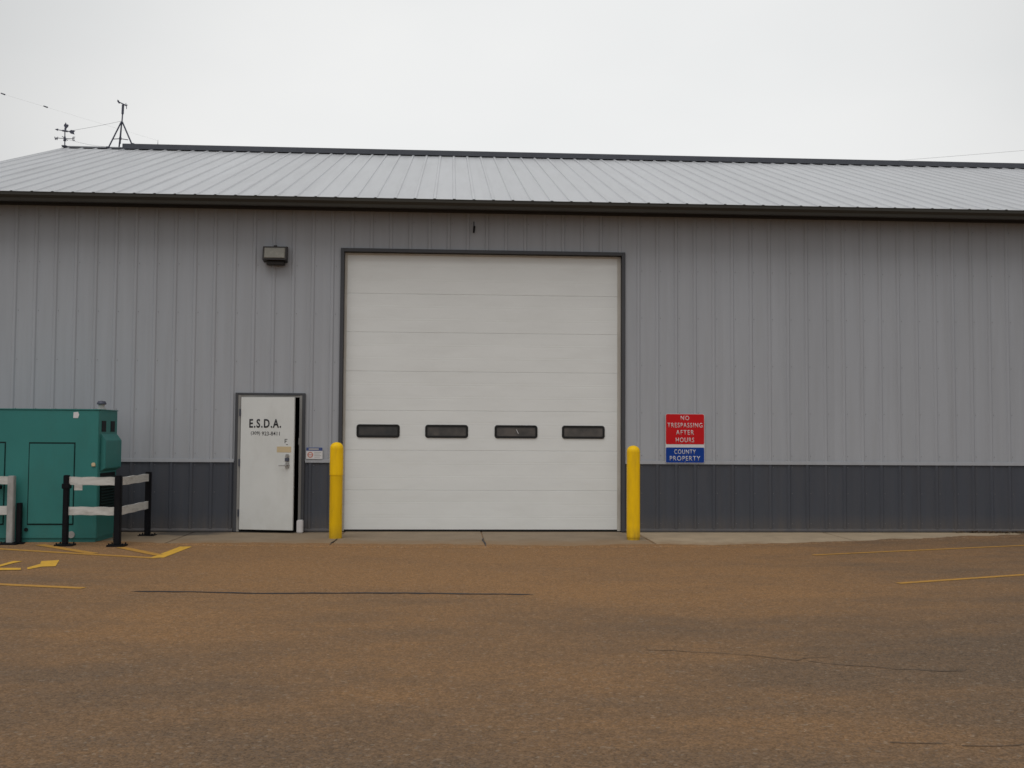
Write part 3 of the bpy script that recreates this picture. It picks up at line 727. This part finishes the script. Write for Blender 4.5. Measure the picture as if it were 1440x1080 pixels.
# ------------------------------------------------------------------ generator cabinet
gen = thing('generator', (-4.5, -1.15, 0), 'green metal generator cabinet standing by the left part of the wall', 'generator')
FX1, FY, GH = -3.300, -1.575, 1.846; GX00 = -5.70; BYG = -.76
q = MB(); q.box(GX00, FX1, FY, BYG, .055, GH); q.build('cabinet', M['green'], gen, bevel=.008)
q = MB(); q.box(GX00+.03, FX1-.02, FY+.02, BYG-.02, .0, .055); q.build('skid', M['green'], gen)
q = MB(); q.box(GX00-.01, FX1+.008, FY-.010, BYG+.01, GH, GH+.016); q.build('top_rim', M['green'], gen, bevel=.004)
def gdoor_panel(x0, x1, z0, z1):
    q = MB(); q.box(x0-.014, x1+.012, FY-.0025, FY+.004, z0-.020, z1+.022); q.build('door_gasket', M['greenseam'], gen)
    q = MB(); q.box(x0, x1, FY-.014, FY-.003, z0, z1); d = q.build('door', M['green'], gen, bevel=.004)
    return d
d1 = gdoor_panel(-4.235, -3.628, .262, 1.372)
d2 = gdoor_panel(-5.45, -4.575, .262, 1.376)
q = MB(); q.box(-3.70, -3.66, FY-.03, FY-.014, .78, .90); q.build('latch', M['darksteel'], d1)
q = MB(); q.plate([(-3.655, 1.735), (-3.652, 1.815), (-3.590, 1.822), (-3.575, 1.780), (-3.590, 1.735)], FY-.004, FY-.001); q.build('label_plate', M['signwhite'], gen)
q = MB(); q.rod((-3.360, FY-.001, 1.088), (-3.360, FY-.02, 1.088), .026, 12); q.box(-3.385, -3.335, FY-.012, FY-.001, 1.06, 1.085); q.build('lock', M['tape'], gen)
q = MB(); q.rod((-3.640, FY-.001, .110), (-3.640, FY-.012, .110), .048, 18); q.build('drain_cap', M['galvpost'], gen)
q = MB(); q.rod((-4.255, FY-.001, .180), (-4.255, FY-.015, .180), .026, 12); q.build('drain_plug', M['louvre'], gen)
# side face
SY0, SY1 = FY, BYG; SYW = SY1-SY0
for a in (.14, .62):
    q = MB(); q.box(FX1-.002, FX1+.006, SY0+SYW*a, SY0+SYW*(a+.22), 1.545, 1.700); q.build('vent_slot', M['louvre'], gen)
q = MB(); y0, y1 = SY0+SYW*.10, SY1-.02; xo = FX1+.075
vs = [(FX1, y, z) for y in (y0, y1) for z in (.98, 1.52)]+[(xo, y, z) for y in (y0, y1) for z in (1.03, 1.42)]
q.add(vs, [(0, 1, 5, 4), (2, 6, 7, 3), (1, 3, 7, 5), (4, 5, 7, 6), (0, 4, 6, 2), (0, 2, 3, 1)]); q.build('air_hood', M['green'], gen, bevel=.006)
q = MB(); q.box(FX1-.002, FX1+.004, SY0+SYW*.12, SY1-.06, .44, .96); lv = q.build('louvre', M['louvre'], gen)
for i in range(12):
    z = .46+i*.041; q = MB(); q.prism_x([(0, 0), (0, 0.004), (.026, -.018), (.026, -.022)], SY0+SYW*.13, SY1-.07)
    q.v = [(FX1+.004+b2, a2, z+c2) for a2, b2, c2 in q.v]; q.build('louvre_blade', M['greenseam'], lv)
# exhaust stub with rain cap
q = MB(); q.lathe([(.062, 0), (.062, .015), (.042, .022), (.042, .075)], (-3.36, -1.30, GH+.016), 20); q.build('exhaust_stub', M['galvpost'], gen, smooth=True)
q = MB(); q.lathe([(.060, .072), (.066, .084), (.050, .118), (.004, .126)], (-3.36, -1.30, GH+.016), 20); q.build('rain_cap', M['darksteel'], gen, smooth=True)

# ------------------------------------------------------------------ guard rails
def board(pa, pb, z0, z1, parent, th=.030, n=8):
    """slightly warped board between two posts"""
    a = Vector((*pa, 0)); c = Vector((*pb, 0)); d = (c-a); nr = Vector((-d.y, d.x, 0)).normalized()
    q = MB(); vs = []
    for i in range(n+1):
        p = a+d*(i/n); wv = .0035*math.sin(i*1.9+z0*9)
        for off, z in ((-th/2, z0+wv), (-th/2, z1+wv), (th/2, z1+wv), (th/2, z0+wv)):
            vs.append(tuple(p+nr*off+Vector((0, 0, z))))
    fs = [(4*i+j, 4*i+(j+1) % 4, 4*i+4+(j+1) % 4, 4*i+4+j) for i in range(n) for j in range(4)]+[(0, 1, 2, 3), (4*n+3, 4*n+2, 4*n+1, 4*n)]
    q.add(vs, fs); return q.build('board', M['board'], parent)
def steel_post(x, y, h, wd, m_, parent, plate=True):
    q = MB(); q.box(x-wd/2, x+wd/2, y-wd/2, y+wd/2, .012 if plate else -.01, h); p = q.build('post', m_, parent, bevel=.008)
    if plate:
        q = MB(); q.box(x-.115, x+.115, y-.10, y+.10, -.011, .012)
        for sx_ in (-1, 1):
            for sy_ in (-1, 1): q.rod((x+sx_*.09, y+sy_*.075, .012), (x+sx_*.09, y+sy_*.075, .034), .010, 6)
        q.build('base_plate', M['black'], p)
    return p
gr = thing('guard_rail', (-3.2, -1.6, 0), 'corner railing with black posts and white boards before the green generator', 'railing', 'guard railings round the generator')
A_, B_, C_ = (-3.613, -1.885), (-2.898, -1.945), (-2.885, -.560)
hA = .950
for p, wd in ((A_, .072), (B_, .086), (C_, .078)): steel_post(*p, hA, wd, M['black'], gr)
for z0, z1 in ((.815, .925), (.408, .518)):
    board((A_[0]+.036, A_[1]+.004), (B_[0]-.043, B_[1]+.01), z0, z1, gr)
    board((B_[0]+.0, B_[1]+.043), (C_[0], C_[1]-.039), z0-.004, z1-.004, gr)
q = MB(); q.box(A_[0]-.050, A_[0]+.052, A_[1]-.050, A_[1]+.050, .765, .835); q.build('clamp', M['black'], gr, bevel=.006)
q = MB(); q.box(-3.500, -3.392, A_[1]-.030, A_[1]-.022, .745, .823); q.build('tag', M['board'], gr)
gl = thing('guard_rail', (-4.42, -1.65, 0), 'railing with white boards on a pale post at the left edge', 'railing', 'guard railings round the generator')
P1 = (-4.418, -1.70); P2 = (-5.35, -1.62)
steel_post(*P1, .930, .086, M['galvpost'], gl); steel_post(*P2, .930, .086, M['galvpost'], gl)
for z0, z1 in ((.812, .920), (.395, .515)): board((P2[0]+.043, P2[1]), (P1[0]-.043, P1[1]), z0, z1, gl)
q = MB(); q.box(-4.640, -4.560, -1.74, -1.66, .745, .800); q.build('clamp', M['black'], gl, bevel=.006)
ps = thing('short_post', (-4.325, -1.50+.0-.12, 0), 'short black post standing just behind the pale railing post', 'post')
q = MB(); q.box(-4.358, -4.292, -1.680, -1.620, 0, .555); q.build('upright', M['black'], ps, bevel=.006)
q = MB(); q.box(-4.385, -4.240, -1.70, -1.61, -.0105, .012); q.build('base_plate', M['black'], ps)

# ------------------------------------------------------------------ on the roof ridge
def ridge(u): return RID_Z
wv = thing('weather_vane', (-6.967, RID_Y, 7.80), 'small weather vane with bird and arrow at the left end of the ridge', 'weather vane')
vx, vy = -6.967, RID_Y-.15
q = MB(); q.rod((vx, vy, 7.70), (vx-.008, vy, 8.20), .012, 8); q.box(vx-.05, vx+.05, vy-.06, vy+.06, 7.765, 7.79); q.build('mast', M['darksteel'], wv)
q = MB(); q.rod((vx-.17, vy, 7.960), (vx+.17, vy, 7.952), .007, 6); q.rod((vx, vy-.17, 7.956), (vx, vy+.17, 7.956), .007, 6)
q.rod((vx-.005, vy, 7.90), (vx-.005, vy, 8.0), .034, 10, .018); q.build('cross_arm', M['darksteel'], wv)
def letter(nm, pts_list, x):
    q = MB()
    for (a, c) in pts_list: q.rod((x+a[0], vy, 7.955+a[1]), (x+c[0], vy, 7.955+c[1]), .009, 6)
    q.build('direction_letter', M['darksteel'], wv)
letter('w', [((-.035, .035), (-.018, -.035)), ((-.018, -.035), (0, .02)), ((0, .02), (.018, -.035)), ((.018, -.035), (.035, .035))], vx-.19)
letter('e', [((-.02, -.035), (-.02, .035)), ((-.02, .035), (.025, .035)), ((-.02, 0), (.018, 0)), ((-.02, -.035), (.025, -.035))], vx+.19)
q = MB(); q.rod((vx-.21, vy, 8.155), (vx+.19, vy, 8.095), .009, 6)
q.plate([(vx-.225, 8.157), (vx-.155, 8.175), (vx-.160, 8.120)], vy-.006, vy+.006)
q.plate([(vx+.085, 8.112), (vx+.125, 8.150), (vx+.215, 8.135), (vx+.185, 8.096), (vx+.205, 8.050), (vx+.12, 8.068)], vy-.006, vy+.006)
q.rod((vx-.06, vy, 8.132), (vx+.05, vy, 8.116), .020, 8); q.build('arrow', M['darksteel'], wv)
q = MB(); bx = vx+.008
q.plate([(bx-.010, 8.12), (bx-.012, 8.20), (bx-.040, 8.235), (bx-.030, 8.27), (bx-.012, 8.285), (bx-.005, 8.315), (bx+.010, 8.300), (bx+.012, 8.265), (bx+.035, 8.275), (bx+.062, 8.262), (bx+.050, 8.215), (bx+.018, 8.19), (bx+.008, 8.12)], vy-.010, vy+.010)
q.build('bird', M['darksteel'], wv)

VANE_UP = .085
for o in list(wv.children): o.location.z += VANE_UP
ws = thing('weather_station', (-5.80, RID_Y, 7.85), 'tripod mast with wind sensor standing on the roof ridge', 'weather station')
ax_, ay_, az_ = -5.786, RID_Y, 8.400
for fx, fy, fz in ((-6.055, RID_Y-.10, 7.80), (-5.915, RID_Y+.22, 7.80), (-5.520, RID_Y-.05, 7.90)):
    q = MB(); q.rod((fx, fy, fz-.06), (ax_+(fx-ax_)*.04, ay_+(fy-ay_)*.04, az_), .017, 8); q.rod((fx, fy, fz-.02), (fx, fy, fz+.006), .035, 8); q.build('leg', M['darksteel'], ws)
q = MB(); cpt = (-5.812, RID_Y, 8.02)
for fx, fy in ((-5.955, RID_Y-.06), (-5.865, RID_Y+.13), (-5.632, RID_Y-.03)): q.rod((fx, fy, 7.99+.0), cpt, .009, 6)
q.rod((-5.812, RID_Y, 7.90), (-5.790, RID_Y, 8.36), .013, 8); q.rod((-5.812, RID_Y, 8.0), (-5.812, RID_Y, 8.05), .028, 8); q.build('brace', M['darksteel'], ws)
q = MB(); q.rod((ax_, ay_, az_-.05), (-5.775, ay_, 8.60), .015, 8); q.rod((-5.775, ay_, 8.58), (-5.770, ay_, 8.79), .026, 10); q.build('mast', M['darksteel'], ws)
q = MB(); q.rod((-5.880, ay_, 8.862), (-5.700, ay_, 8.775), .010, 8, .016)
q.plate([(-5.895, 8.905), (-5.862, 8.885), (-5.838, 8.830), (-5.858, 8.812), (-5.898, 8.862)], ay_-.006, ay_+.006)
for t in range(3):
    a = R(30+120*t); q.rod((-5.694, ay_, 8.772), (-5.690, ay_+.075*math.cos(a), 8.772+.075*math.sin(a)), .008, 5)
q.build('wind_sensor', M['darksteel'], ws)

for o in list(ws.children): o.location.z += VANE_UP
rd = MB(); rd.rod((-4.985, RID_Y, RID_Z+.085), (-4.985, RID_Y, RID_Z+.100), .022, 8); rd.rod((-4.985, RID_Y, RID_Z+.10), (-4.983, RID_Y, RID_Z+.225), .008, 6, .003)
tag(rd.build('lightning_rod', M['darksteel']), 'thin spike standing on the dark ridge cap right of the tripod', 'rod')

# wires in the sky
def wire(a, b_, sag, r, name, m_, parent=None, n=18):
    q = MB(); a = Vector(a); b_ = Vector(b_); pts = [a.lerp(b_, i/n)-Vector((0, 0, sag*4*(i/n)*(1-i/n))) for i in range(n+1)]
    for p, p2 in zip(pts, pts[1:]): q.rod(p, p2, r, 5)
    return q.build(name, m_, parent)
tag(wire((-5.79, RID_Y-.02, 8.50), (-6.955, vy, 8.20), .012, .0028, 'guy_wire', M['darksteel']), 'thin wire strung between the tripod mast and the weather vane', 'wire')
tag(wire((-6.93, vy, 8.03), (-6.10, RID_Y, 7.915), .03, .0024, 'lead_cable', M['darksteel']), 'thin slack cable dropping from the weather vane to the ridge', 'cable')
aw = thing('aerial_wire', (-8.4, 7.0, 8.6), 'faint wire with two dark knobs in the sky, upper left corner', 'wire')
wire((-13.5, 7.0, 10.49), (-4.99, 7.05, RID_Z+.20), .0, .0010, 'strand', M['skin'], aw)
q = MB()
for x, z in ((-8.36, 10.49-5.14*.2845), (-7.43, 10.49-6.07*.2845)):
    q = MB(); q.rod((x-.045, 7.0, z+.016), (x+.045, 7.0, z-.016), .012, 8, .016); q.build('insulator', M['darksteel'], aw)
tag(wire((11.0, 12, 9.02), (24.0, 12, 10.35), .02, .0035, 'overhead_cable', M['skin']), 'faint cable crossing the sky beyond the ridge at right', 'cable')

# leaf and gravel litter blown against the foot of the wall at the right
rs = random.Random(11); q = MB()
for i in range(420):
    t = rs.random(); x = 9.9+1.9*t+rs.gauss(0, .15); y = -.045-abs(rs.gauss(0, .11))*(.4+t); z = .004+rs.random()*.02*max(0, 1+y*3)
    a = rs.random()*6.28; l_ = rs.uniform(.012, .034); w_ = l_*rs.uniform(.4, .8); dx, dy = math.cos(a), math.sin(a); tz = rs.uniform(-.012, .018)
    q.add([(x-dx*l_, y-dy*l_, z), (x-dy*w_, y+dx*w_, z+tz+.004), (x+dx*l_, y+dy*l_, z+.008), (x+dy*w_, y-dx*w_, z+.004)], [(0, 1, 2, 3)])
lt_ = q.build('leaf_litter', mat('dry leaf litter', (.085, .055, .030), .9, var=.5, nscale=40), apron); lt_['kind'] = 'stuff'
